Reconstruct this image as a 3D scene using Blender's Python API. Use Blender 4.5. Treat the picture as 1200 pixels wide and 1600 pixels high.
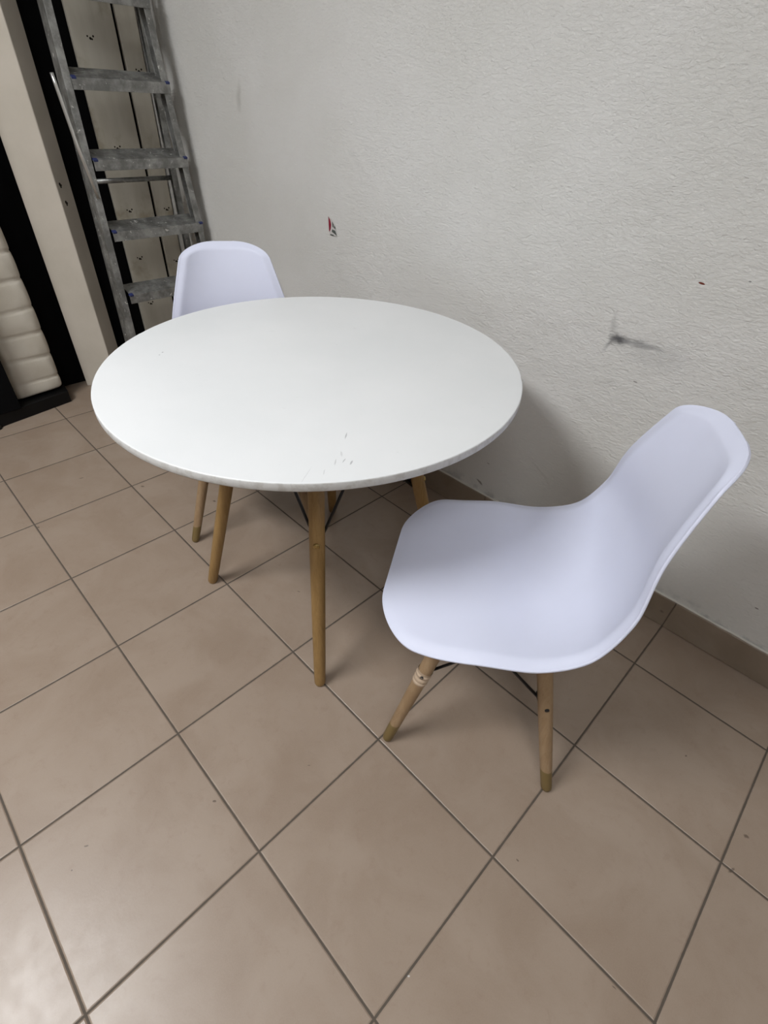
import bpy, bmesh, math, random
from mathutils import Vector, Matrix
random.seed(7)
sc = bpy.context.scene
col = sc.collection
for o in list(bpy.data.objects): bpy.data.objects.remove(o)

# ------------------------------------------------------------ camera
cd = bpy.data.cameras.new('camera'); cam = bpy.data.objects.new('camera', cd); col.objects.link(cam)
cd.sensor_fit = 'HORIZONTAL'; cd.sensor_width = 36.0; cd.lens = 790.83 / 1200 * 36.0
cd.clip_start = 0.02
r0 = Vector((0.70204, 0.71058, 0.04719)); r1 = Vector((0.47834, -0.42142, -0.77046)); r2 = Vector((-0.52758, 0.56346, -0.63574))
cam.matrix_world = Matrix(((r0.x, -r1.x, -r2.x, 0.38722), (r0.y, -r1.y, -r2.y, -0.10729), (r0.z, -r1.z, -r2.z, 1.18690), (0, 0, 0, 1)))
sc.camera = cam

# ------------------------------------------------------------ world, exposure
w = bpy.data.worlds.new('world'); sc.world = w; w.use_nodes = True
w.node_tree.nodes['Background'].inputs[0].default_value = (0.9, 0.95, 1, 1)
w.node_tree.nodes['Background'].inputs[1].default_value = 0.3
sc.view_settings.view_transform = 'Standard'; sc.view_settings.look = 'None'
sc.view_settings.gamma = 1.0; sc.view_settings.use_curve_mapping = False
sc.view_settings.exposure = 3.15
LAMP_POWER = 9.0                                   # emission of the ceiling light and fill light diffusers
LAMP_COLOUR = (0.97, 0.985, 1.0)
LAMP_SPOTS = [((-0.90, -1.06), 0.61), ((1.15, -0.95), 0.25)]  # main ceiling light, then a fill light added to brighten the room
ROOM_H = 2.7

# ------------------------------------------------------------ helpers
def obj(name, bm, mat=None, parent=None, smooth=False, mats=None, bevel=0):
    me = bpy.data.meshes.new(name)
    bmesh.ops.recalc_face_normals(bm, faces=bm.faces)
    bm.to_mesh(me); bm.free()
    for m in (mats or [mat]): me.materials.append(m)
    o = bpy.data.objects.new(name, me); col.objects.link(o)
    if parent: o.parent = parent
    if smooth:
        for p in me.polygons: p.use_smooth = True
    if bevel:
        b = o.modifiers.new('bevel', 'BEVEL'); b.width = bevel; b.segments = 3; b.limit_method = 'ANGLE'; b.angle_limit = math.radians(40)
        b.harden_normals = False
    return o
def thing(name, label, cat, loc=(0, 0, 0), rotz=0, group=None):
    o = bpy.data.objects.new(name, None); col.objects.link(o); o.empty_display_size = 0.1
    o.location = loc; o.rotation_euler = (0, 0, rotz); o['label'] = label; o['category'] = cat
    if group: o['group'] = group
    return o
def tag(o, label, cat, group=None):
    o['label'] = label; o['category'] = cat
    if group: o['group'] = group
    return o
def struct(o): o['kind'] = 'structure'; return o
def box(bm, x0, x1, y0, y1, z0, z1, M=None):
    vs = [bm.verts.new(Vector((x, y, z)) if M is None else M @ Vector((x, y, z))) for x in (x0, x1) for y in (y0, y1) for z in (z0, z1)]
    for f in ((0, 1, 3, 2), (4, 6, 7, 5), (0, 4, 5, 1), (2, 3, 7, 6), (0, 2, 6, 4), (1, 5, 7, 3)): bm.faces.new([vs[i] for i in f])
    return bm
def tube(bm, pts, rad, seg=20, cap=True):
    """swept round bar through pts with a radius for each point"""
    pts = [Vector(p) for p in pts]; n = len(pts)
    if not hasattr(rad, '__len__'): rad = [rad] * n
    rings = []
    up = None
    for i, p in enumerate(pts):
        t = (pts[min(i + 1, n - 1)] - pts[max(i - 1, 0)]).normalized()
        if up is None:
            up = t.orthogonal().normalized()
        up = (up - t * up.dot(t)).normalized(); s = t.cross(up)
        rings.append([bm.verts.new(p + rad[i] * (math.cos(a) * up + math.sin(a) * s)) for a in [2 * math.pi * k / seg for k in range(seg)]])
    for A, B in zip(rings, rings[1:]):
        for k in range(seg): bm.faces.new((A[k], A[(k + 1) % seg], B[(k + 1) % seg], B[k]))
    if cap: bm.faces.new(rings[0][::-1]); bm.faces.new(rings[-1])
    return bm
def beam(bm, a, b, wx, wy, side=(0, 1, 0)):
    """rectangular bar from a to b; wy across 'side', wx across the other direction"""
    a, b = Vector(a), Vector(b); t = (b - a).normalized(); s = Vector(side); s = (s - t * s.dot(t)).normalized(); u = t.cross(s)
    vs = [bm.verts.new(p + i * u * wx / 2 + j * s * wy / 2) for p in (a, b) for i, j in ((-1, -1), (1, -1), (1, 1), (-1, 1))]
    for f in ((3, 2, 1, 0), (4, 5, 6, 7), (0, 1, 5, 4), (1, 2, 6, 5), (2, 3, 7, 6), (3, 0, 4, 7)): bm.faces.new([vs[i] for i in f])
    return bm

# ------------------------------------------------------------ materials
class NT:
    def __init__(s, name, base=(0.8, 0.8, 0.8), rough=0.5, metal=0.0, spec=0.5):
        s.m = bpy.data.materials.new(name); s.m.use_nodes = True; s.t = s.m.node_tree
        s.b = s.t.nodes['Principled BSDF']
        s.b.inputs['Base Color'].default_value = (*base, 1); s.b.inputs['Roughness'].default_value = rough
        s.b.inputs['Metallic'].default_value = metal; s.b.inputs['Specular IOR Level'].default_value = spec
        s.tc = s.t.nodes.new('ShaderNodeTexCoord')
    def n(s, kind, **kw):
        x = s.t.nodes.new(kind)
        for k, v in kw.items(): setattr(x, k, v)
        return x
    def l(s, a, b): s.t.links.new(a, b)
    def put(s, sock, v):
        if isinstance(v, (int, float)): sock.default_value = v
        elif isinstance(v, tuple): sock.default_value = v if len(v) == len(sock.default_value) else (*v, 1)
        else: s.l(v, sock)
    def math(s, op, a, b=0.0, c=None, clamp=False):
        x = s.n('ShaderNodeMath', operation=op, use_clamp=clamp); s.put(x.inputs[0], a); s.put(x.inputs[1], b)
        if c is not None: s.put(x.inputs[2], c)
        return x.outputs[0]
    def noise(s, scale, detail=4, rough=0.55, vec=None, dist=0.0):
        x = s.n('ShaderNodeTexNoise'); x.inputs['Scale'].default_value = scale; x.inputs['Detail'].default_value = detail
        x.inputs['Roughness'].default_value = rough; x.inputs['Distortion'].default_value = dist
        s.l(vec or s.tc.outputs['Object'], x.inputs['Vector']); return x.outputs['Fac']
    def ramp(s, v, a, b, lo=0.0, hi=1.0):
        x = s.n('ShaderNodeMapRange', clamp=True, interpolation_type='SMOOTHSTEP'); s.put(x.inputs[0], v)
        for i, q in ((1, a), (2, b), (3, lo), (4, hi)): x.inputs[i].default_value = q
        return x.outputs[0]
    def mix(s, f, a, b, mode='MIX'):
        x = s.n('ShaderNodeMix', data_type='RGBA', blend_type=mode); s.put(x.inputs[0], f); s.put(x.inputs[6], a); s.put(x.inputs[7], b)
        return x.outputs[2]
    def bump(s, h, dist, strength=1.0, prev=None):
        x = s.n('ShaderNodeBump'); x.inputs['Distance'].default_value = dist; x.inputs['Strength'].default_value = strength
        s.l(h, x.inputs['Height'])
        if prev: s.l(prev, x.inputs['Normal'])
        return x.outputs[0]
    def mapv(s, loc=(0, 0, 0), rot=(0, 0, 0), scale=(1, 1, 1)):
        x = s.n('ShaderNodeMapping'); x.inputs[1].default_value = loc; x.inputs[2].default_value = rot; x.inputs[3].default_value = scale
        s.l(s.tc.outputs['Object'], x.inputs[0]); return x.outputs[0]
    def spot(s, cx, cy, rx, ry, ang=0.0, axes='XY', soft=0.6, warp=None):
        """soft ellipse mask of a stain, in object coordinates"""
        sep = s.n('ShaderNodeSeparateXYZ'); s.l(warp or s.tc.outputs['Object'], sep.inputs[0])
        u = s.math('SUBTRACT', sep.outputs[axes[0]], cx); v = s.math('SUBTRACT', sep.outputs[axes[1]], cy)
        c, q = math.cos(ang), math.sin(ang)
        a = s.math('MULTIPLY_ADD', u, c / rx, s.math('MULTIPLY', v, q / rx)); b = s.math('MULTIPLY_ADD', v, c / ry, s.math('MULTIPLY', u, -q / ry))
        d = s.math('SQRT', s.math('ADD', s.math('MULTIPLY', a, a), s.math('MULTIPLY', b, b)))
        return s.ramp(d, 1 - soft, 1 + soft * 0.4, 1, 0)
    def warped(s, scale, amount):
        x = s.n('ShaderNodeTexNoise'); x.inputs['Scale'].default_value = scale; x.inputs['Detail'].default_value = 4
        s.l(s.tc.outputs['Object'], x.inputs['Vector'])
        a = s.n('ShaderNodeVectorMath', operation='MULTIPLY_ADD'); s.l(x.outputs['Color'], a.inputs[0]); a.inputs[1].default_value = (amount,) * 3
        a.inputs[2].default_value = (0, 0, 0); o = s.n('ShaderNodeVectorMath', operation='ADD'); s.l(a.outputs[0], o.inputs[0])
        s.l(s.tc.outputs['Object'], o.inputs[1]); z = s.n('ShaderNodeVectorMath', operation='SUBTRACT'); s.l(o.outputs[0], z.inputs[0]); z.inputs[1].default_value = (amount / 2,) * 3
        return z.outputs[0]
    def color(s, c): s.l(c, s.b.inputs['Base Color'])
    def normal(s, c): s.l(c, s.b.inputs['Normal'])

TILE = 0.335
# floor tiles
F = NT('beige_floor_tiles', rough=0.3, spec=0.5)
sep = F.n('ShaderNodeSeparateXYZ'); F.l(F.tc.outputs['Object'], sep.inputs[0])
def edge_dist(N, s):
    q = N.math('DIVIDE', s, TILE); fr = N.math('SUBTRACT', q, N.math('ROUND', q)); return N.math('MULTIPLY', N.math('ABSOLUTE', fr), TILE)
wob = F.math('MULTIPLY', F.math('SUBTRACT', F.noise(60, 3), 0.5), 0.0012)
ed = F.math('ADD', F.math('MINIMUM', edge_dist(F, sep.outputs[0]), edge_dist(F, sep.outputs[1])), wob)
grout = F.ramp(ed, 0.0016, 0.0026, 1, 0)
cell = F.n('ShaderNodeCombineXYZ'); F.l(F.math('FLOOR', F.math('DIVIDE', sep.outputs[0], TILE)), cell.inputs[0]); F.l(F.math('FLOOR', F.math('DIVIDE', sep.outputs[1], TILE)), cell.inputs[1])
wn = F.n('ShaderNodeTexWhiteNoise'); F.l(cell.outputs[0], wn.inputs['Vector'])
shift = F.n('ShaderNodeVectorMath', operation='MULTIPLY_ADD'); F.l(wn.outputs['Color'], shift.inputs[0]); shift.inputs[1].default_value = (9, 9, 9); F.l(F.tc.outputs['Object'], shift.inputs[2])
cl = F.noise(5.5, 6, 0.6, vec=shift.outputs[0], dist=0.6); fine = F.noise(38, 6, 0.7, vec=shift.outputs[0], dist=0.4)
c = F.mix(F.ramp(cl, 0.3, 0.7), (0.258, 0.192, 0.142), (0.308, 0.240, 0.186))
c = F.mix(F.ramp(fine, 0.52, 0.72, 0, 0.32), c, (0.22, 0.15, 0.11))
c = F.mix(F.ramp(F.noise(420, 2, 0.6), 0.3, 0.7, 0, 0.16), c, (0.36, 0.29, 0.23))
c = F.mix(F.math('MULTIPLY', wn.outputs['Value'], 0.12), c, (0.35, 0.28, 0.22))
wv = F.warped(120, 0.006)
dirt = None
for (x, y, a, b, g) in [(-.246, -.242, .0045, .0018, .9), (-.223, -.277, .002, .0014, .3), (-.145, -.015, .004, .0025, .6), (-.065, .178, .003, .001, .8), (.692, .761, .006, .004, .4),
                        (.690, .671, .010, .003, 1.2), (.374, .367, .003, .002, .1), (-1.317, .005, .006, .004, .3), (-1.511, .216, .009, .003, 1.2), (-1.312, .364, .008, .005, .5),
                        (-1.058, .518, .007, .004, .2), (.535, .844, .003, .002, 1), (-.499, .479, .005, .002, .5), (.601, .328, .004, .0012, .2)]:
    sp = F.spot(x, y, a, b, g, warp=wv, soft=0.5); dirt = sp if dirt is None else F.math('MAXIMUM', dirt, sp)
c = F.mix(F.math('MULTIPLY', dirt, 0.75), c, (0.07, 0.045, 0.03))
c = F.mix(F.spot(.338, .08, .003, .0018, .5, warp=wv, soft=0.5), c, (0.6, 0.58, 0.55))
c = F.mix(grout, c, F.mix(F.noise(25, 3), (0.062, 0.048, 0.036), (0.105, 0.083, 0.064)))
F.color(c)
F.put(F.b.inputs['Roughness'], F.math('ADD', F.math('MULTIPLY', grout, 0.5), F.ramp(F.noise(30, 4), 0.3, 0.7, 0.34, 0.39)))
nb = F.bump(F.ramp(ed, 0.0015, 0.0045), 0.0012)
F.normal(F.bump(F.noise(160, 3), 0.0004, 0.2, prev=nb))

# skirting tile
K = NT('skirting_tile', rough=0.35)
c = K.mix(K.ramp(K.noise(7, 6, 0.6, dist=0.5), 0.3, 0.7), (0.215, 0.165, 0.12), (0.265, 0.21, 0.16))
c = K.mix(K.math('MULTIPLY', K.spot(0.315, 0.052, .006, .005, axes='XZ'), 0.6), c, (0.1, 0.07, 0.05))
K.color(c); K.normal(K.bump(K.noise(160, 3), 0.0005, 0.3))
GROUT = NT('grout', (0.15, 0.12, 0.09), 0.9).m
CAULK = NT('white_filler', (0.62, 0.60, 0.55), 0.7).m

# rough painted plaster
P = NT('painted_plaster', rough=0.62, spec=0.35)
st = P.mapv(scale=(1, 1, 1.8))
h1 = P.noise(100, 5, 0.64, vec=st, dist=0.5); h2 = P.noise(9, 3, 0.5)
vor = P.n('ShaderNodeTexVoronoi', feature='SMOOTH_F1'); vor.inputs['Scale'].default_value = 42; P.l(P.warped(14, 0.02), vor.inputs['Vector'])
c = P.mix(P.ramp(P.noise(2.2, 4), 0.35, 0.65), (0.66, 0.65, 0.617), (0.705, 0.695, 0.67))
c = P.mix(P.ramp(P.noise(90, 3, vec=st), 0.62, 0.74, 0, 0.35), c, (0.82, 0.81, 0.78))
wp = P.warped(30, 0.03)
def stain(c, x, z, a, b, g, k, colour, soft=0.6, warp=wp): return P.mix(P.math('MULTIPLY', P.spot(x, z, a, b, g, 'XZ', soft, warp), k), c, colour)
c = stain(c, -.071, .746, .025, .015, 0.0, .95, (0.07, 0.07, 0.075), 0.9)
c = stain(c, -.02, .747, .06, .009, 0.08, .6, (0.16, 0.16, 0.165), 0.9)
c = stain(c, -.088, .735, .008, .03, -0.4, .5, (0.15, 0.15, 0.155), 0.9)
c = stain(c, -.095, .775, .010, .03, 0.1, .28, (0.2, 0.2, 0.2), 0.9)
c = stain(c, .03, .735, .10, .04, 0.1, .16, (0.25, 0.26, 0.27), 0.9)
c = stain(c, .058, .9063, .0075, .0022, -0.1, 1, (0.16, 0.03, 0.015), 0.25, P.tc.outputs['Object'])
c = stain(c, .143, .929, .003, .0015, 0, .7, (0.1, 0.1, 0.1), 0.4, P.tc.outputs['Object'])
c = stain(c, -1.652, 1.155, .014, .045, -.3, .3, (0.25, 0.23, 0.2), 0.9)
c = stain(c, -.374, .145, .014, .006, -.3, .7, (0.12, 0.1, 0.08), 0.5)
c = stain(c, -.354, .232, .006, .003, -.2, .5, (0.15, 0.13, 0.11), 0.5)
c = stain(c, .492, .214, .005, .002, 0, .8, (0.1, 0.09, 0.08), 0.4, P.tc.outputs['Object'])
c = stain(c, .003, .66, .006, .0016, 0, .8, (0.12, 0.11, 0.1), 0.4, P.tc.outputs['Object'])
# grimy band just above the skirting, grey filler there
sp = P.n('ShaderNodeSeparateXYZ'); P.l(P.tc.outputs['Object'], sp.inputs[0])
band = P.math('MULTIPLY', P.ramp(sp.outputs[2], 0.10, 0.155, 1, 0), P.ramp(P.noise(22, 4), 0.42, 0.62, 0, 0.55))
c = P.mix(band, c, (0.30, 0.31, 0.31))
P.color(c)
nb = P.bump(h2, 0.012, 0.3)
nb = P.bump(vor.outputs['Distance'], 0.0036, 0.5, prev=nb)
P.normal(P.bump(h1, 0.0042, 0.85, prev=nb))
PLAIN = NT('plain_paint', (0.27, 0.255, 0.235), 0.6, spec=0.35); PLAIN.normal(PLAIN.bump(PLAIN.noise(120, 4), 0.001, 0.4))
CEIL = NT('ceiling_paint', (0.72, 0.71, 0.69), 0.8).m
BLACK = NT('black_paint', (0.0025, 0.0025, 0.003), 0.75, spec=0.08).m
BLACKSHEEN = NT('black_lacquer', (0.003, 0.003, 0.0035), 0.42, spec=0.25).m
BLACKMETAL = NT('black_metal', (0.008, 0.008, 0.009), 0.35, spec=0.5).m
JAMB = NT('cream_jamb_paint', rough=0.5, spec=0.35)
JAMB.color(JAMB.mix(JAMB.ramp(JAMB.noise(6, 5), 0.3, 0.7), (0.50, 0.455, 0.385), (0.55, 0.50, 0.43))); JAMB.normal(JAMB.bump(JAMB.noise(90, 3), 0.001, 0.3))
DARKHOLE = NT('dark_hole', (0.02, 0.016, 0.012), 0.9, spec=0.1).m

# cream boards
B = NT('dirty_cream_board', rough=0.6, spec=0.3)
c = B.mix(B.ramp(B.noise(4, 5, vec=B.mapv(scale=(1, 3, .7))), 0.3, 0.7), (0.42, 0.385, 0.315), (0.50, 0.47, 0.40))
c = B.mix(B.ramp(B.noise(5, 5, 0.6), 0.52, 0.7, 0, 0.7), c, (0.22, 0.18, 0.11))
c = B.mix(B.ramp(B.noise(1.2, 3), 0.5, 0.7, 0, 0.35), c, (0.30, 0.22, 0.20))
B.color(c); B.normal(B.bump(B.noise(30, 4, vec=B.mapv(scale=(1, 4, .5))), 0.001, 0.4))

# plastic shell
C = NT('white_plastic', rough=0.5, spec=0.35)
c = C.mix(C.ramp(C.noise(5, 5), 0.4, 0.7, 0, 0.35), (0.665, 0.69, 0.825), (0.615, 0.635, 0.755))
c = C.mix(C.ramp(C.noise(26, 6, 0.7), 0.66, 0.78, 0, 0.25), c, (0.45, 0.44, 0.46))
C.color(c); C.normal(C.bump(C.noise(700, 2), 0.00035, 0.35))

# woods
def wood(name, a, b, dark, tip=None, z=0.055):
    N = NT(name, rough=0.48, spec=0.4)
    g = N.noise(14, 6, 0.6, vec=N.mapv(scale=(5, 5, 0.45)), dist=1.2); g2 = N.noise(120, 3, 0.6, vec=N.mapv(scale=(3, 3, 0.12)))
    c = N.mix(N.ramp(g, 0.3, 0.7), a, b); c = N.mix(N.ramp(g2, 0.55, 0.75, 0, 0.4), c, dark)
    if tip:
        s = N.n('ShaderNodeSeparateXYZ'); N.l(N.tc.outputs['Object'], s.inputs[0]); c = N.mix(N.ramp(s.outputs[2], z - .002, z + .002, 1, 0), c, tip)
    N.color(c); N.normal(N.bump(g2, 0.0005, 0.3)); return N.m
TABLEWOOD = wood('oak_stained_leg', (0.25, 0.148, 0.052), (0.31, 0.19, 0.073), (0.18, 0.095, 0.035))
CHAIRWOOD = wood('beech_leg', (0.27, 0.175, 0.095), (0.33, 0.225, 0.13), (0.20, 0.125, 0.065), (0.175, 0.12, 0.045), 0.06)

# table laminate with scratches
T = NT('white_laminate', rough=0.38, spec=0.45)
c = T.mix(T.ramp(T.noise(3, 4), 0.3, 0.7), (0.70, 0.715, 0.72), (0.74, 0.75, 0.755))
for (x0, y0, x1, y1, wd, k) in [(-.2019, .4132, -.188, .396, .0012, .6), (-.1640, .3660, -.150, .3560, .0018, .25), (-.1300, .3620, -.1230, .3500, .0018, .6), (-.142, .357, -.136, .345, .0012, .5),
                            (-.160, .300, -.135, .258, .0009, .18), (-.152, .345, -.138, .330, .0012, .35), (-.735, .333, -.731, .329, .002, .7), (-.7255, .3195, -.7225, .3185, .002, .8), (-.141, .312, -.130, .300, .001, .3)]:
    x0 += .475; x1 += .475; y0 -= .562; y1 -= .562
    m = T.spot((x0 + x1) / 2, (y0 + y1) / 2, math.hypot(x1 - x0, y1 - y0) / 2, wd, math.atan2(y1 - y0, x1 - x0), soft=0.5, warp=T.warped(300, 0.002))
    c = T.mix(T.math('MULTIPLY', m, k), c, (0.22, 0.22, 0.23))
c = T.mix(T.ramp(T.noise(60, 5), 0.68, 0.76, 0, 0.2), c, (0.5, 0.5, 0.48))
T.color(c); T.normal(T.bump(T.noise(500, 2), 0.0002, 0.25))
TE = NT('worn_table_edge', rough=0.6, spec=0.3)
TE.color(TE.mix(TE.ramp(TE.noise(45, 5, 0.7), 0.45, 0.65), (0.60, 0.60, 0.59), (0.50, 0.49, 0.47)))
BRASS = NT('brass_bolt', (0.42, 0.30, 0.12), 0.35, 1.0).m
TAPE = NT('clear_tape', (0.47, 0.36, 0.26), 0.22, spec=0.6).m

# aluminium with paint splashes
BRIGHT = NT('bright_aluminium', (0.72, 0.72, 0.70), 0.3, 0.9).m
A = NT('scuffed_aluminium', rough=0.45, metal=0.75)
c = A.mix(A.ramp(A.noise(18, 5, 0.65), 0.35, 0.7), (0.20, 0.20, 0.19), (0.40, 0.40, 0.385))
A.color(A.mix(A.ramp(A.noise(55, 4, 0.6, dist=0.8), 0.63, 0.70), c, (0.62, 0.61, 0.58)))
A.put(A.b.inputs['Roughness'], A.ramp(A.noise(30, 3), 0.3, 0.7, 0.38, 0.6)); A.normal(A.bump(A.noise(80, 4), 0.0012, 0.5))
A.put(A.b.inputs['Metallic'], A.ramp(A.noise(55, 4, 0.6, dist=0.8), 0.63, 0.70, 0.75, 0.1))
BLUE = NT('navy_plastic', (0.02, 0.03, 0.12), 0.5).m
Q = NT('cream_quilted_cover', rough=0.75, spec=0.2)
Q.color(Q.mix(Q.ramp(Q.noise(9, 5), 0.3, 0.7), (0.50, 0.455, 0.38), (0.55, 0.51, 0.44))); Q.normal(Q.bump(Q.noise(260, 3), 0.0012, 0.4))

# ------------------------------------------------------------ setting
X0, X1, Y0 = -2.34, 2.1, -2.6
def wall_y(x): return 1.196 + 0.0125 * x
bm = bmesh.new(); box(bm, X0 - .1, X1 + .1, Y0 - .1, 1.35, -.05, 0); struct(obj('floor', bm, F.m))
bm = bmesh.new(); box(bm, X0 - .1, X1 + .1, Y0 - .1, 1.35, ROOM_H, ROOM_H + .05); struct(obj('ceiling', bm, CEIL))
bm = bmesh.new()
vs = [bm.verts.new((x, y, z)) for x in (X0 - .1, X1 + .1) for y in (wall_y(x), wall_y(x) + .12) for z in (0, ROOM_H)]
for f in ((0, 1, 3, 2), (4, 6, 7, 5), (0, 4, 5, 1), (2, 3, 7, 6), (0, 2, 6, 4), (1, 5, 7, 3)): bm.faces.new([vs[i] for i in f])
struct(obj('wall_right', bm, P.m))
bm = bmesh.new(); box(bm, X0 - .1, X0, Y0, wall_y(X0), 0, ROOM_H); struct(obj('wall_back', bm, BLACK))
bm = bmesh.new(); box(bm, X0, X1, Y0 - .1, Y0, 0, ROOM_H); struct(obj('wall_left', bm, PLAIN.m))
bm = bmesh.new(); box(bm, X1, X1 + .1, Y0, wall_y(X1), 0, ROOM_H); struct(obj('wall_front', bm, PLAIN.m))

# skirting: tiles with joints, grout behind, a bead of filler on top
ang = math.atan(0.0125)
bb = bpy.data.objects.new('baseboard_right', None); col.objects.link(bb); bb.location = (0, 0, 0); struct(bb)
bm = bmesh.new()
k = -6
while k * TILE < X1:
    a, b = k * TILE + .0014, (k + 1) * TILE - .0014
    b = min(b, X1 - .002)
    M = Matrix.Translation((0, wall_y(0), 0)) @ Matrix.Rotation(ang, 4, 'Z')
    box(bm, a, b, -.009, .0, .002, .103, M); k += 1
obj('skirting_tiles', bm, K.m, bb, bevel=.0012)
bm = bmesh.new(); box(bm, -6 * TILE, X1 - .004, -.006, 0, 0, .1025, M); obj('grout', bm, GROUT, bb)
bm = bmesh.new()
n = 160; pts = []
for i in range(n + 1):
    x = -6 * TILE + (X1 - .004 + 6 * TILE) * i / n; pts.append(M @ Vector((x, -.0015, .1035 + random.uniform(-.0008, .0008))))
tube(bm, pts, [random.uniform(.0028, .0046) for _ in pts], 8); obj('filler_bead', bm, CAULK, bb, True)

# cream door jamb standing out of the black back wall
JA, JB, JC = Vector((-2.28, .528)), Vector((-2.172, .636)), Vector((-2.246, .712)); JD = JA + (JC - JB)
bm = bmesh.new()
lo = [bm.verts.new((p.x, p.y, 0)) for p in (JA, JB, JC, JD)]; hi = [bm.verts.new((p.x, p.y, ROOM_H)) for p in (JA, JB, JC, JD)]
bm.faces.new(lo[::-1]); bm.faces.new(hi)
for i in range(4): bm.faces.new((lo[i], lo[(i + 1) % 4], hi[(i + 1) % 4], hi[i]))
jamb = struct(obj('trim_1', bm, JAMB.m, bevel=.004))
d = (JC - JB).normalized(); nrm = Vector((d.y, -d.x))
if nrm.x < 0: nrm = -nrm
for (t, z) in ((.028, .852), (.033, .79)):
    c0 = JB + d * t
    bm = bmesh.new()
    for dz, ds, r in ((0, 0, .006), (-.009, .003, .0045), (-.004, .009, .003)):
        q = c0 + d * ds
        tube(bm, [(q.x + nrm.x * .0008, q.y + nrm.y * .0008, z + dz), (q.x - nrm.x * .004, q.y - nrm.y * .004, z + dz)], r, 12)
    obj('screw_hole', bm, DARKHOLE, jamb)

# ceiling light, plus an added unseen fill light (their diffusers light the room)
E_ = bpy.data.materials.new('lit_diffuser'); E_.use_nodes = True
def lamp_mat(k):
    m = bpy.data.materials.new('lit_diffuser'); m.use_nodes = True; t = m.node_tree; t.nodes.clear()
    e = t.nodes.new('ShaderNodeEmission'); e.inputs[0].default_value = (*LAMP_COLOUR, 1); e.inputs[1].default_value = LAMP_POWER * k
    o = t.nodes.new('ShaderNodeOutputMaterial'); t.links.new(e.outputs[0], o.inputs[0]); return m
bpy.data.materials.remove(E_)
WHITEMETAL = NT('white_enamel', (0.75, 0.75, 0.74), 0.4).m
for i, ((x, y), k) in enumerate(LAMP_SPOTS):
    t = thing('ceiling_or_fill_light', ['white rectangular ceiling light nearest the black back wall', 'unseen fill light added on the ceiling, farthest from the black back wall'][i], 'ceiling light', (x, y, ROOM_H))
    bm = bmesh.new(); box(bm, -.62, .62, -.24, .24, -.05, 0); obj('housing', bm, WHITEMETAL, t, bevel=.005)
    bm = bmesh.new(); box(bm, -.58, .58, -.205, .205, -.056, -.0505); obj('diffuser', bm, lamp_mat(k), t)

# ------------------------------------------------------------ round table
tb = thing('round_table', 'round white dining table with four splayed wooden legs, in front of the ladder', 'table', (-.475, .562, 0))
R_ = .4545; th = .0165; zt = .7214; tiltx, tilty = .0008, .0048
def tz(x, y): return tiltx / .335 * .335 * x / R_ * R_ * 1.0 + tilty * 0 + (.00237 * x / 1 + .01438 * y) * 1.0
bm = bmesh.new(); NS = 160
prof = [(0, 0), (R_ * .5, 0), (R_ - .0025, 0), (R_ - .0007, -.0006), (R_, -.0022), (R_, -th + .002), (R_ - .001, -th), (R_ * .5, -th), (0, -th)]
rings = []
for j, (r, z) in enumerate(prof):
    if r == 0: rings.append([bm.verts.new((0, 0, zt + z))]); continue
    rg = []
    for k in range(NS):
        a = 2 * math.pi * k / NS; rr = r
        if j in (3, 4, 5) and k in (17, 92): rr -= .0025          # small chips in the rim
        x, y = rr * math.cos(a), rr * math.sin(a); rg.append(bm.verts.new((x, y, zt + z + tz(x, y))))
    rings.append(rg)
for j, (Ra, Rb) in enumerate(zip(rings, rings[1:])):
    for k in range(NS):
        k2 = (k + 1) % NS
        if len(Ra) == 1: f = bm.faces.new((Ra[0], Rb[k], Rb[k2]))
        elif len(Rb) == 1: f = bm.faces.new((Ra[k], Rb[0], Ra[k2]))
        else: f = bm.faces.new((Ra[k], Rb[k], Rb[k2], Ra[k2]))
        f.material_index = 0 if j < 3 else 1
        f.smooth = 2 <= j <= 5
obj('tabletop', bm, parent=tb, mats=[T.m, TE.m])
feet = [(-.210, .3276), (-.7105, .3085), (-.7296, .809), (-.2291, .8281)]
feet = [Vector((x + .475, y - .562)) for x, y in feet]; cc = sum(feet, Vector((0, 0))) / 4
tops = [cc + (f - cc) * .48 for f in feet]
def on(i, z): p = feet[i].lerp(tops[i], z / .70); return Vector((p.x, p.y, z))
for i in range(4):
    bm = bmesh.new()
    zz = [0, .004, .01, .05, .2, .40, .52, .60, .66, .70]; rr = [.0115, .0134, .0142, .0150, .0166, .0180, .0184, .0182, .0178, .0172]
    tube(bm, [on(i, z) for z in zz], rr, 28)
    leg = obj('leg', bm, TABLEWOOD, tb, True)
    m = leg.modifiers.new('edge', 'EDGE_SPLIT'); m.split_angle = math.radians(60)
    c0 = on(i, .405); out = Vector((c0.x - cc.x, c0.y - cc.y, 0)).normalized()
    bm = bmesh.new()
    tube(bm, [c0 + out * .0150, c0 + out * .0198, c0 + out * .0208], [.0080, .0074, .0045], 18); tube(bm, [c0 + out * .0207, c0 + out * .0216], .0030, 6)
    obj('bolt', bm, BRASS, leg, True)
    bm = bmesh.new(); q = c0 - out * .024
    beam(bm, c0 - out * .017, c0 - out * .034 + Vector((0, 0, .006)), .016, .012); tube(bm, [q, q - out * .014], .009, 12); beam(bm, q + Vector((0, 0, .002)), q - out * .012 + Vector((0, 0, .03)), .008, .012)
    obj('bracket', bm, BLACKMETAL, leg)
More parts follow.
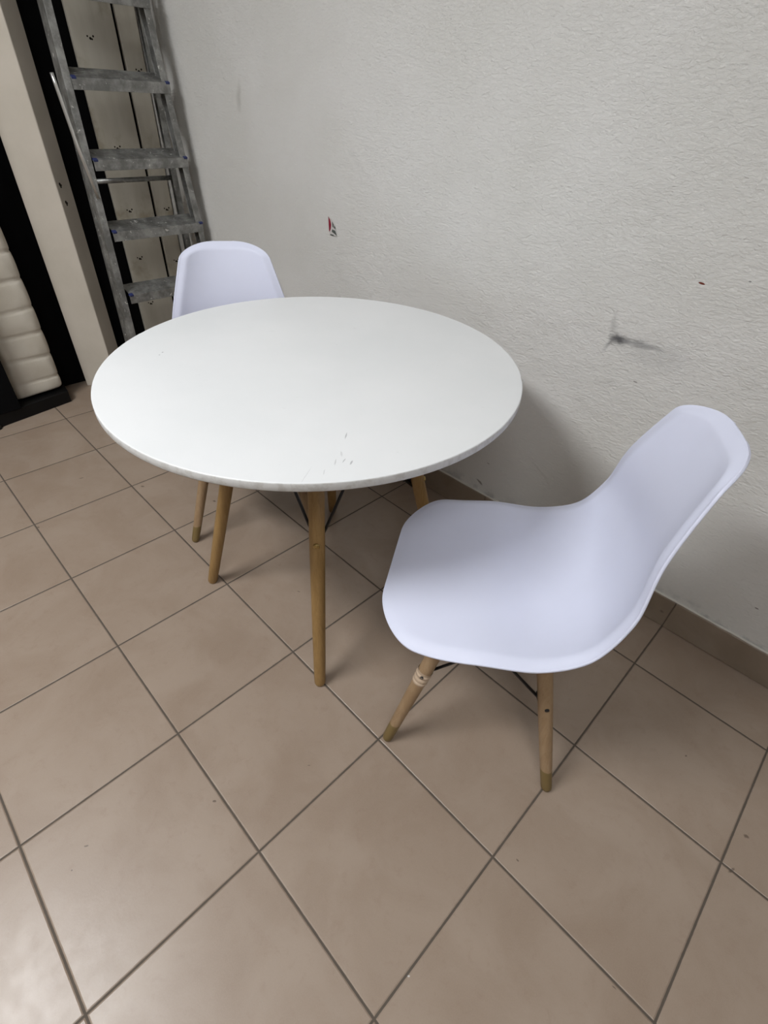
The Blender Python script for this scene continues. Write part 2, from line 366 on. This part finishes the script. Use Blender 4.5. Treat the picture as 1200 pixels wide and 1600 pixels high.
for i in range(4):
    a = on(i, .38); out = (Vector((a.x, a.y, 0)) - Vector((cc.x, cc.y, 0))).normalized(); a = a - out * .017
    for j in ((i + 1) % 4, (i - 1) % 4):
        b = on(j, .69); o2 = Vector((b.x - cc.x, b.y - cc.y, 0)).normalized(); b = b - o2 * .004
        bm = bmesh.new(); tube(bm, [a, a.lerp(b, .5), b], .0036, 10); obj('brace_rod', bm, BLACKMETAL, tb, True)
bm = bmesh.new()
for s in (0, 1):
    a, b = tops[s], tops[s + 2]; beam(bm, (a.x, a.y, .6985), (b.x, b.y, .6985), .04, .006, (0, 0, 1))
obj('mounting_frame', bm, BLACKMETAL, tb)

# ------------------------------------------------------------ shell chairs
KP = [(.2412, .4177), (.1659, .4288), (.049, .4282), (-.0666, .4192), (-.161, .4616), (-.2075, .5559), (-.2197, .6734), (-.2646, .821)]
WP = [.1965, .2353, .2348, .2136, .1807, .1176]; LP = [-.0097, .0021, .0326, .0426, .0426, .0385]
RF, RT, CF, CT = .0894, .0535, .1063, .0922       # corner lengths (along the profile) and widths (across), front and top
def cr(Pn, t):
    n = len(Pn); x = t * (n - 1); i = min(int(x), n - 2); u = x - i
    vec = hasattr(Pn[0], '__len__')
    g = lambda k: (Vector(Pn[k]) if vec else Pn[k]) if 0 <= k < n else ((2 * (Vector(Pn[0]) if vec else Pn[0]) - (Vector(Pn[1]) if vec else Pn[1])) if k < 0 else (2 * (Vector(Pn[-1]) if vec else Pn[-1]) - (Vector(Pn[-2]) if vec else Pn[-2])))
    a, b, c_, d_ = g(i - 1), g(i), g(i + 1), g(i + 2)
    return .5 * (2 * b + (c_ - a) * u + (2 * a - 5 * b + 4 * c_ - d_) * u * u + (3 * b - a - 3 * c_ + d_) * u ** 3)
def sstep(a, b, x): x = max(0, min(1, (x - a) / (b - a))); return x * x * (3 - 2 * x)
def shell_bm():
    NN = 600; cs = [cr(KP, i / NN) for i in range(NN + 1)]; s = [0]
    for a, b in zip(cs, cs[1:]): s.append(s[-1] + (b - a).length)
    Ltot = s[-1]
    def at_len(e):
        lo, hi = 0, NN
        while hi - lo > 1:
            m = (lo + hi) // 2
            if s[m] <= e: lo = m
            else: hi = m
        return (lo + (e - s[lo]) / max(1e-9, s[hi] - s[lo])) / NN
    M_ = 110; S_ = 72
    es = []
    for i in range(M_ + 1):
        u = i / M_; es.append(Ltot * (0.75 * (0.5 - 0.5 * math.cos(math.pi * u)) + 0.25 * u))
    bm = bmesh.new(); rows = []
    for e in es:
        t = at_len(e); c0 = cr(KP, t); a, b = cr(KP, max(0, t - .004)), cr(KP, min(1, t + .004)); tg = (b - a).normalized(); nx, nz = tg.y, -tg.x
        W_, L_ = cr(WP, t), cr(LP, t); e2 = Ltot - e
        def corner(q, r, c): return c * (1 - math.sqrt(max(1 - (1 - q / r) ** 2, 0))) if q < r else 0
        ww = W_ - corner(e, RF, CF) - corner(e2, RT, CT); ll = L_ * (ww / W_) ** 3.2
        row = []
        for j in range(S_ + 1):
            v = 2 * j / S_ - 1; v = .62 * math.sin(math.pi / 2 * v) + .38 * v
            D = min(ww * (1 - abs(v)), e, e2)                      # distance to the rim
            for q, r, c in ((e, RF, CF), (e2, RT, CT)):
                if q < r and abs(v) * ww > W_ - c: g = math.hypot((r - q) / r, (abs(v) * ww - (W_ - c)) / c); f = ((r - q) / r / max(g, 1e-6)) ** 2; D = min(D, (1 - g) * (r * f + c * (1 - f)))
            D = max(D, 0)
            k = .25 + .75 * sstep(.02, .14, e)                     # the rim rolls outwards, less at the seat front
            h = ll * abs(v) ** 2.4 - .012 * k * (1 - sstep(0, .027, D) ** .75)
            row.append(bm.verts.new((c0.x + nx * h, ww * v, c0.y + nz * h)))
        rows.append(row)
    for A_, B_ in zip(rows, rows[1:]):
        for j in range(S_): bm.faces.new((A_[j], A_[j + 1], B_[j + 1], B_[j]))
    return bm
def make_chair(loc, yaw, label, tape, group):
    t = thing('shell_chair', label, 'chair', loc, yaw, group)
    sh = obj('seat_shell', shell_bm(), C.m, t, True)
    m = sh.modifiers.new('thickness', 'SOLIDIFY'); m.thickness = .0055; m.offset = -1
    # keep the thickness on the underside
    me = sh.data; mid = me.polygons[len(me.polygons) // 4]
    if mid.normal.z < 0: me.flip_normals()
    m2 = sh.modifiers.new('round', 'SUBSURF'); m2.levels = 1; m2.render_levels = 1
    cb, sb = math.cos(math.radians(-4)), math.sin(math.radians(-4))   # the frame sits slightly skewed under the shell
    def lp(a, b, z):
        u = z / .39; fx_, fy_ = a * .1875 - .0095, b * .202; tx_, ty_ = a * .086, b * .10
        fx_, fy_ = fx_ * cb - fy_ * sb, fx_ * sb + fy_ * cb
        return Vector((fx_ + (tx_ - fx_) * u, fy_ + (ty_ - fy_) * u, z))
    for a in (1, -1):
        for b in (1, -1):
            bm = bmesh.new()
            zz = [0, .004, .011, .04, .12, .22, .30, .36, .392]; rr = [.0085, .0112, .0122, .0128, .0142, .0158, .0162, .0150, .0138]
            tube(bm, [lp(a, b, z) for z in zz], rr, 26)
            leg = obj('leg', bm, CHAIRWOOD, t, True)
            e = leg.modifiers.new('edge', 'EDGE_SPLIT'); e.split_angle = math.radians(60)
            c0 = lp(a, b, .225); out = Vector((.2 * a, b, 0)).normalized()
            bm = bmesh.new(); tube(bm, [c0 + out * .0145, c0 + out * .0172, c0 + out * .0178], [.0052, .0048, .0025], 14); obj('bolt', bm, BLACKMETAL, leg, True)
            bm = bmesh.new(); i_ = Vector((-.9 * a, -.45 * b, 0)).normalized(); beam(bm, c0 + i_ * .012 + Vector((0, 0, -.004)), c0 + i_ * .022 + Vector((0, 0, .016)), .006, .012); obj('bracket', bm, BLACKMETAL, leg)
            if tape and a == 1 and b == 1:
                bm = bmesh.new(); zs = [.198 + .0035 * k for k in range(11)]
                tube(bm, [lp(a, b, z) for z in zs], [.0166 + .0009 * math.sin(k * 2.1) + (.0006 if k in (3, 7) else 0) for k in range(11)], 22, False)
                bm2 = obj('tape_wrap', bm, TAPE, leg, False); bm2['label'] = 'shiny clear tape wound round the leg'
    for (a, b, a2, b2) in ((1, 1, -1, 1), (-1, 1, 1, 1), (1, -1, -1, -1), (-1, -1, 1, -1), (1, 1, 1, -1), (1, -1, 1, 1), (-1, 1, -1, -1), (-1, -1, -1, 1)):
        p, q = lp(a, b, .235), lp(a2, b2, .385); d_ = (Vector((q.x, q.y, 0)) - Vector((p.x, p.y, 0))).normalized()
        bm = bmesh.new(); tube(bm, [p + d_ * .017, p.lerp(q, .5), q - d_ * .016], .0033, 10); obj('brace_rod', bm, BLACKMETAL, t, True)
    bm = bmesh.new()
    for a in (1, -1): beam(bm, (a * .086, -.115, .397), (a * .086, .115, .397), .034, .010, (0, 0, 1))
    for b in (1, -1): beam(bm, (-.115, b * .10, .397), (.115, b * .10, .397), .030, .008, (0, 0, 1))
    obj('seat_mount', bm, BLACKMETAL, t)
    return t
make_chair((.0707, .6138, 0), math.radians(-147.23), 'white plastic shell chair in the foreground, seen side-on beside the plastered wall', True, 'white shell chairs')
make_chair((-.9397, .6267, 0), math.radians(-30.7), 'white plastic shell chair behind the round table, mostly hidden except its backrest', False, 'white shell chairs')

# ------------------------------------------------------------ ladder
ld = thing('step_ladder', 'tall paint-splashed aluminium step ladder standing folded in the corner', 'ladder', (-2.0, .94, 0))
O = Vector((2.0, -.94, 0))
def fx(z): return -1.92 - .09 * z
def yl(z): return .670 + .0443 * z
def yr(z): return 1.158 - .048 * z
TOPZ = 2.02
def rail(name, fn, fx_, z0, z1, depth, sgn, wdt=.026):
    """channel section: a web with two flanges, open towards the steps"""
    bm = bmesh.new(); a, b = Vector((fx_(z0), fn(z0), z0)) + O, Vector((fx_(z1), fn(z1), z1)) + O
    beam(bm, a + Vector((-depth / 2, 0, 0)), b + Vector((-depth / 2, 0, 0)), depth, .003)
    off = Vector((0, sgn * wdt / 2, 0))
    beam(bm, a + off + Vector((-.002, 0, 0)), b + off + Vector((-.002, 0, 0)), .004, wdt); beam(bm, a + off + Vector((-depth + .002, 0, 0)), b + off + Vector((-depth + .002, 0, 0)), .004, wdt)
    return obj(name, bm, A.m, ld, bevel=.0012)
for fn, sg in ((yl, 1), (yr, -1)):
    r = rail('front_rail', fn, fx, .03, TOPZ, .042, sg, .024)
    bm = bmesh.new(); box(bm, fx(0) - .046, fx(0) + .004, fn(0) - .006, fn(0) + .03 * 1 if sg > 0 else fn(0) + .006, 0, .05, Matrix.Translation(O) if sg > 0 else Matrix.Translation(O + Vector((0, -.024, 0))))
    obj('rubber_foot', bm, BLUE, r, bevel=.004)
rx = lambda z: -2.125 + .0 * z
ryl = lambda z: .716 + .022 * z
ryr = lambda z: 1.140 - .024 * z
for fn, sg in ((ryl, 1), (ryr, -1)):
    r = rail('rear_rail', fn, rx, .03, TOPZ - .06, .022, sg, .024)
    bm = bmesh.new(); box(bm, rx(0) - .038, rx(0) + .004, fn(0) - (.005 if sg > 0 else .025), fn(0) + (.025 if sg > 0 else .005), 0, .04, Matrix.Translation(O)); obj('rubber_foot', bm, BLUE, r, bevel=.003)
SP = .2365
for k in range(1, 9):
    z = k * SP
    if z > TOPZ - .05: break
    x = fx(z); a, b = .720 + .0245 * z, yr(z) + .002
    bm = bmesh.new()
    M = Matrix.Translation(Vector((x, 0, z)) + O) @ Matrix.Rotation(math.radians(-22), 4, 'Y')
    # tread: ridged top plate, front lip and rear lip
    M = Matrix.Translation(Vector((x + .006, 0, z)) + O)
    tl = math.radians(20); Mt = M @ Matrix.Rotation(tl, 4, 'Y')
    box(bm, -.078, 0, a, b, -.003, 0, Mt)
    for q in range(7): box(bm, -.072 + q * .0105, -.0695 + q * .0105, a + .002, b - .002, 0, .0012, Mt)
    box(bm, -.003, .0, a - .004, b + .002, -.034, .0005, M)
    box(bm, -.080, -.077, a, b, -.02, 0, Mt)
    s_ = obj('step', bm, A.m, ld, bevel=.0008)
    for e0, e1 in ((a - .003, a + .014), (b - .014, b + .003)):
        bm = bmesh.new(); box(bm, -.014, .002, e0, e1, -.006, .0022, Mt); obj('end_cap', bm, BLUE, s_, bevel=.002)
for z in (.862,):
    bm = bmesh.new(); tube(bm, [Vector((rx(z) - .012, ryl(z), z)) + O, Vector((rx(z) - .012, ryr(z), z)) + O], .009, 12); obj('cross_bar', bm, A.m, ld, True)
bm = bmesh.new(); pl = [(-1.93, .656, 1.191), (-1.93, .659, 1.157), (-1.93, .673, 1.001), (-1.93, .698, .835)]
tube(bm, [Vector(p) + O for p in pl], .0058, 10)
tube(bm, [Vector((-1.93, .700, .838)) + O, Vector((-1.996, .712, .838)) + O], .005, 10)
obj('spreader_bar', bm, BRIGHT, ld, True)
bm = bmesh.new(); box(bm, fx(TOPZ) - .15, fx(TOPZ) + .02, yl(TOPZ) - .01, yr(TOPZ) + .01, TOPZ, TOPZ + .022, Matrix.Translation(O)); obj('top_cap', bm, A.m, ld, bevel=.004)

# ------------------------------------------------------------ two cream boards on the back wall, behind the ladder
def board(y0, y1, label, holes):
    t = thing('wooden_board', label, 'board', (-2.335, (y0 + y1) / 2, 0), 0, 'cream boards behind the ladder')
    hw = (y1 - y0) / 2
    bm = bmesh.new(); box(bm, 0, .018, -hw, hw, 0, 2.1); obj('panel', bm, B.m, t, bevel=.002)
    for y, z in holes:
        bm = bmesh.new(); y -= (y0 + y1) / 2
        for dy, dz, r in ((0, 0, .0045), (.012, .007, .0035), (-.010, .006, .003), (.006, -.002, .003)):
            tube(bm, [(.0182, y + dy, z + dz), (.0188, y + dy, z + dz)], r, 9)
        obj('screw_hole', bm, DARKHOLE, t)
board(.893, 1.066, 'wider cream board upright against the wall behind the ladder, brown water stains', [(.965, .953), (.953, .718), (.948, .519), (.949, .309), (.96, 1.30)])
board(1.080, 1.160, 'narrow cream board upright in the corner behind the ladder', [(1.127, 1.212), (1.13, .712), (1.127, .485)])

# ------------------------------------------------------------ quilted cushion in a black frame, far left
ms = thing('folding_mattress', 'cream quilted mattress standing upright in a black frame at the far left', 'mattress', (-2.235, .27, 0))
O2 = Vector((2.235, -.27, 0)); M = Matrix.Translation(O2)
bm = bmesh.new()
b0 = [(-2.31, .10), (-2.10, .10), (-2.158, .412), (-2.31, .430)]
lo = [bm.verts.new(Vector((x, y, .0)) + O2) for x, y in b0]; hi = [bm.verts.new(Vector((x, y, .055)) + O2) for x, y in b0]
bm.faces.new(lo[::-1]); bm.faces.new(hi)
for i in range(4): bm.faces.new((lo[i], lo[(i + 1) % 4], hi[(i + 1) % 4], hi[i]))
obj('base', bm, BLACKSHEEN, ms, bevel=.003)
bm = bmesh.new(); box(bm, -2.33, -2.10, -.12, .205, .055, 1.25, M); obj('side_panel', bm, BLACK, ms, bevel=.004)
bm = bmesh.new(); tube(bm, [Vector((-2.10, .085, 0)) + O2, Vector((-2.10, .085, .018)) + O2], .022, 20); obj('foot', bm, BLACKSHEEN, ms)
bm = bmesh.new(); box(bm, -2.335, -2.325, .205, .425, .055, 1.25, M); obj('back_panel', bm, BLACK, ms)
# cushion: one padded mesh pinched at each seam
seams = [.062, .117, .224, .331, .425, .532, .639, .742, .845, .95, 1.055, 1.16, 1.25]
bm = bmesh.new(); rows = []
NSG = 40
for a, b in zip(seams, seams[1:]):
    for i in range(12):
        u = i / 12; z = a + (b - a) * u; bul = math.sin(math.pi * u) ** .32 if 0 < u < 1 else 0
        rows.append((z, bul))
rows.append((seams[-1], 0))
vr = []
for z, bul in rows:
    row = []
    hw = .102 + .004 * bul; hd = .062 + .008 * bul
    lean = .012 * math.sin(z * 5.1)
    for k in range(NSG):
        a = 2 * math.pi * k / NSG; ca, sa = math.cos(a), math.sin(a)
        ex = .42
        x = math.copysign(abs(ca) ** ex, ca) * hd; y = math.copysign(abs(sa) ** ex, sa) * hw
        wr = .0025 * math.sin(37 * z + 5 * y * 20) * bul
        row.append(bm.verts.new(Vector((-2.245 + x + wr, .303 + y + lean * .4, z + .006 * math.sin(9 * y + z * 13) + .02 * (y)))+ O2))
    vr.append(row)
for A_, B_ in zip(vr, vr[1:]):
    for k in range(NSG): bm.faces.new((A_[k], A_[(k + 1) % NSG], B_[(k + 1) % NSG], B_[k]))
bm.faces.new(vr[0][::-1]); bm.faces.new(vr[-1])
obj('quilted_cushion', bm, Q.m, ms, True)

# ------------------------------------------------------------ torn sticker on the wall
RED = NT('red_print', (0.25, 0.01, 0.03), 0.5).m; GREY = NT('grey_print', (0.09, 0.10, 0.09), 0.6).m; PAPER = NT('paper_scrap', (0.55, 0.53, 0.51), 0.7).m
x0, z0 = -1.1443, .8184
stk = thing('torn_sticker', 'scrap of torn red and white sticker on the plaster above the table', 'sticker', (x0, wall_y(x0), z0), ang)
def scrap(name, pts, y, m):
    bm = bmesh.new(); lo = [bm.verts.new((x, y, z)) for x, z in pts]; hi = [bm.verts.new((x, y + .0006, z)) for x, z in pts]
    bm.faces.new(lo); bm.faces.new(hi[::-1]); n = len(pts)
    for i in range(n): bm.faces.new((lo[i], hi[i], hi[(i + 1) % n], lo[(i + 1) % n]))
    return obj(name, bm, m, stk)
scrap('paper', [(-.024, .034), (-.008, .026), (.012, .006), (.016, -.006), (.022, -.022), (.004, -.024), (-.018, -.024), (-.022, -.008)], -.0022, PAPER)
scrap('red_print', [(-.023, .032), (-.014, .024), (-.009, .010), (-.012, -.004), (-.018, -.014), (-.021, -.010)], -.0030, RED)
scrap('grey_print', [(-.004, .020), (.004, .012), (.004, .002), (-.002, .004)], -.0030, GREY)
scrap('grey_print', [(.008, .010), (.013, .004), (.012, -.001), (.006, .002)], -.0030, GREY)
scrap('grey_print', [(-.004, -.004), (.012, -.006), (.020, -.020), (.008, -.016), (-.006, -.012)], -.0030, GREY)
scrap('grey_print', [(-.014, -.020), (.004, -.020), (.003, -.0235), (-.014, -.0235)], -.0030, GREY)
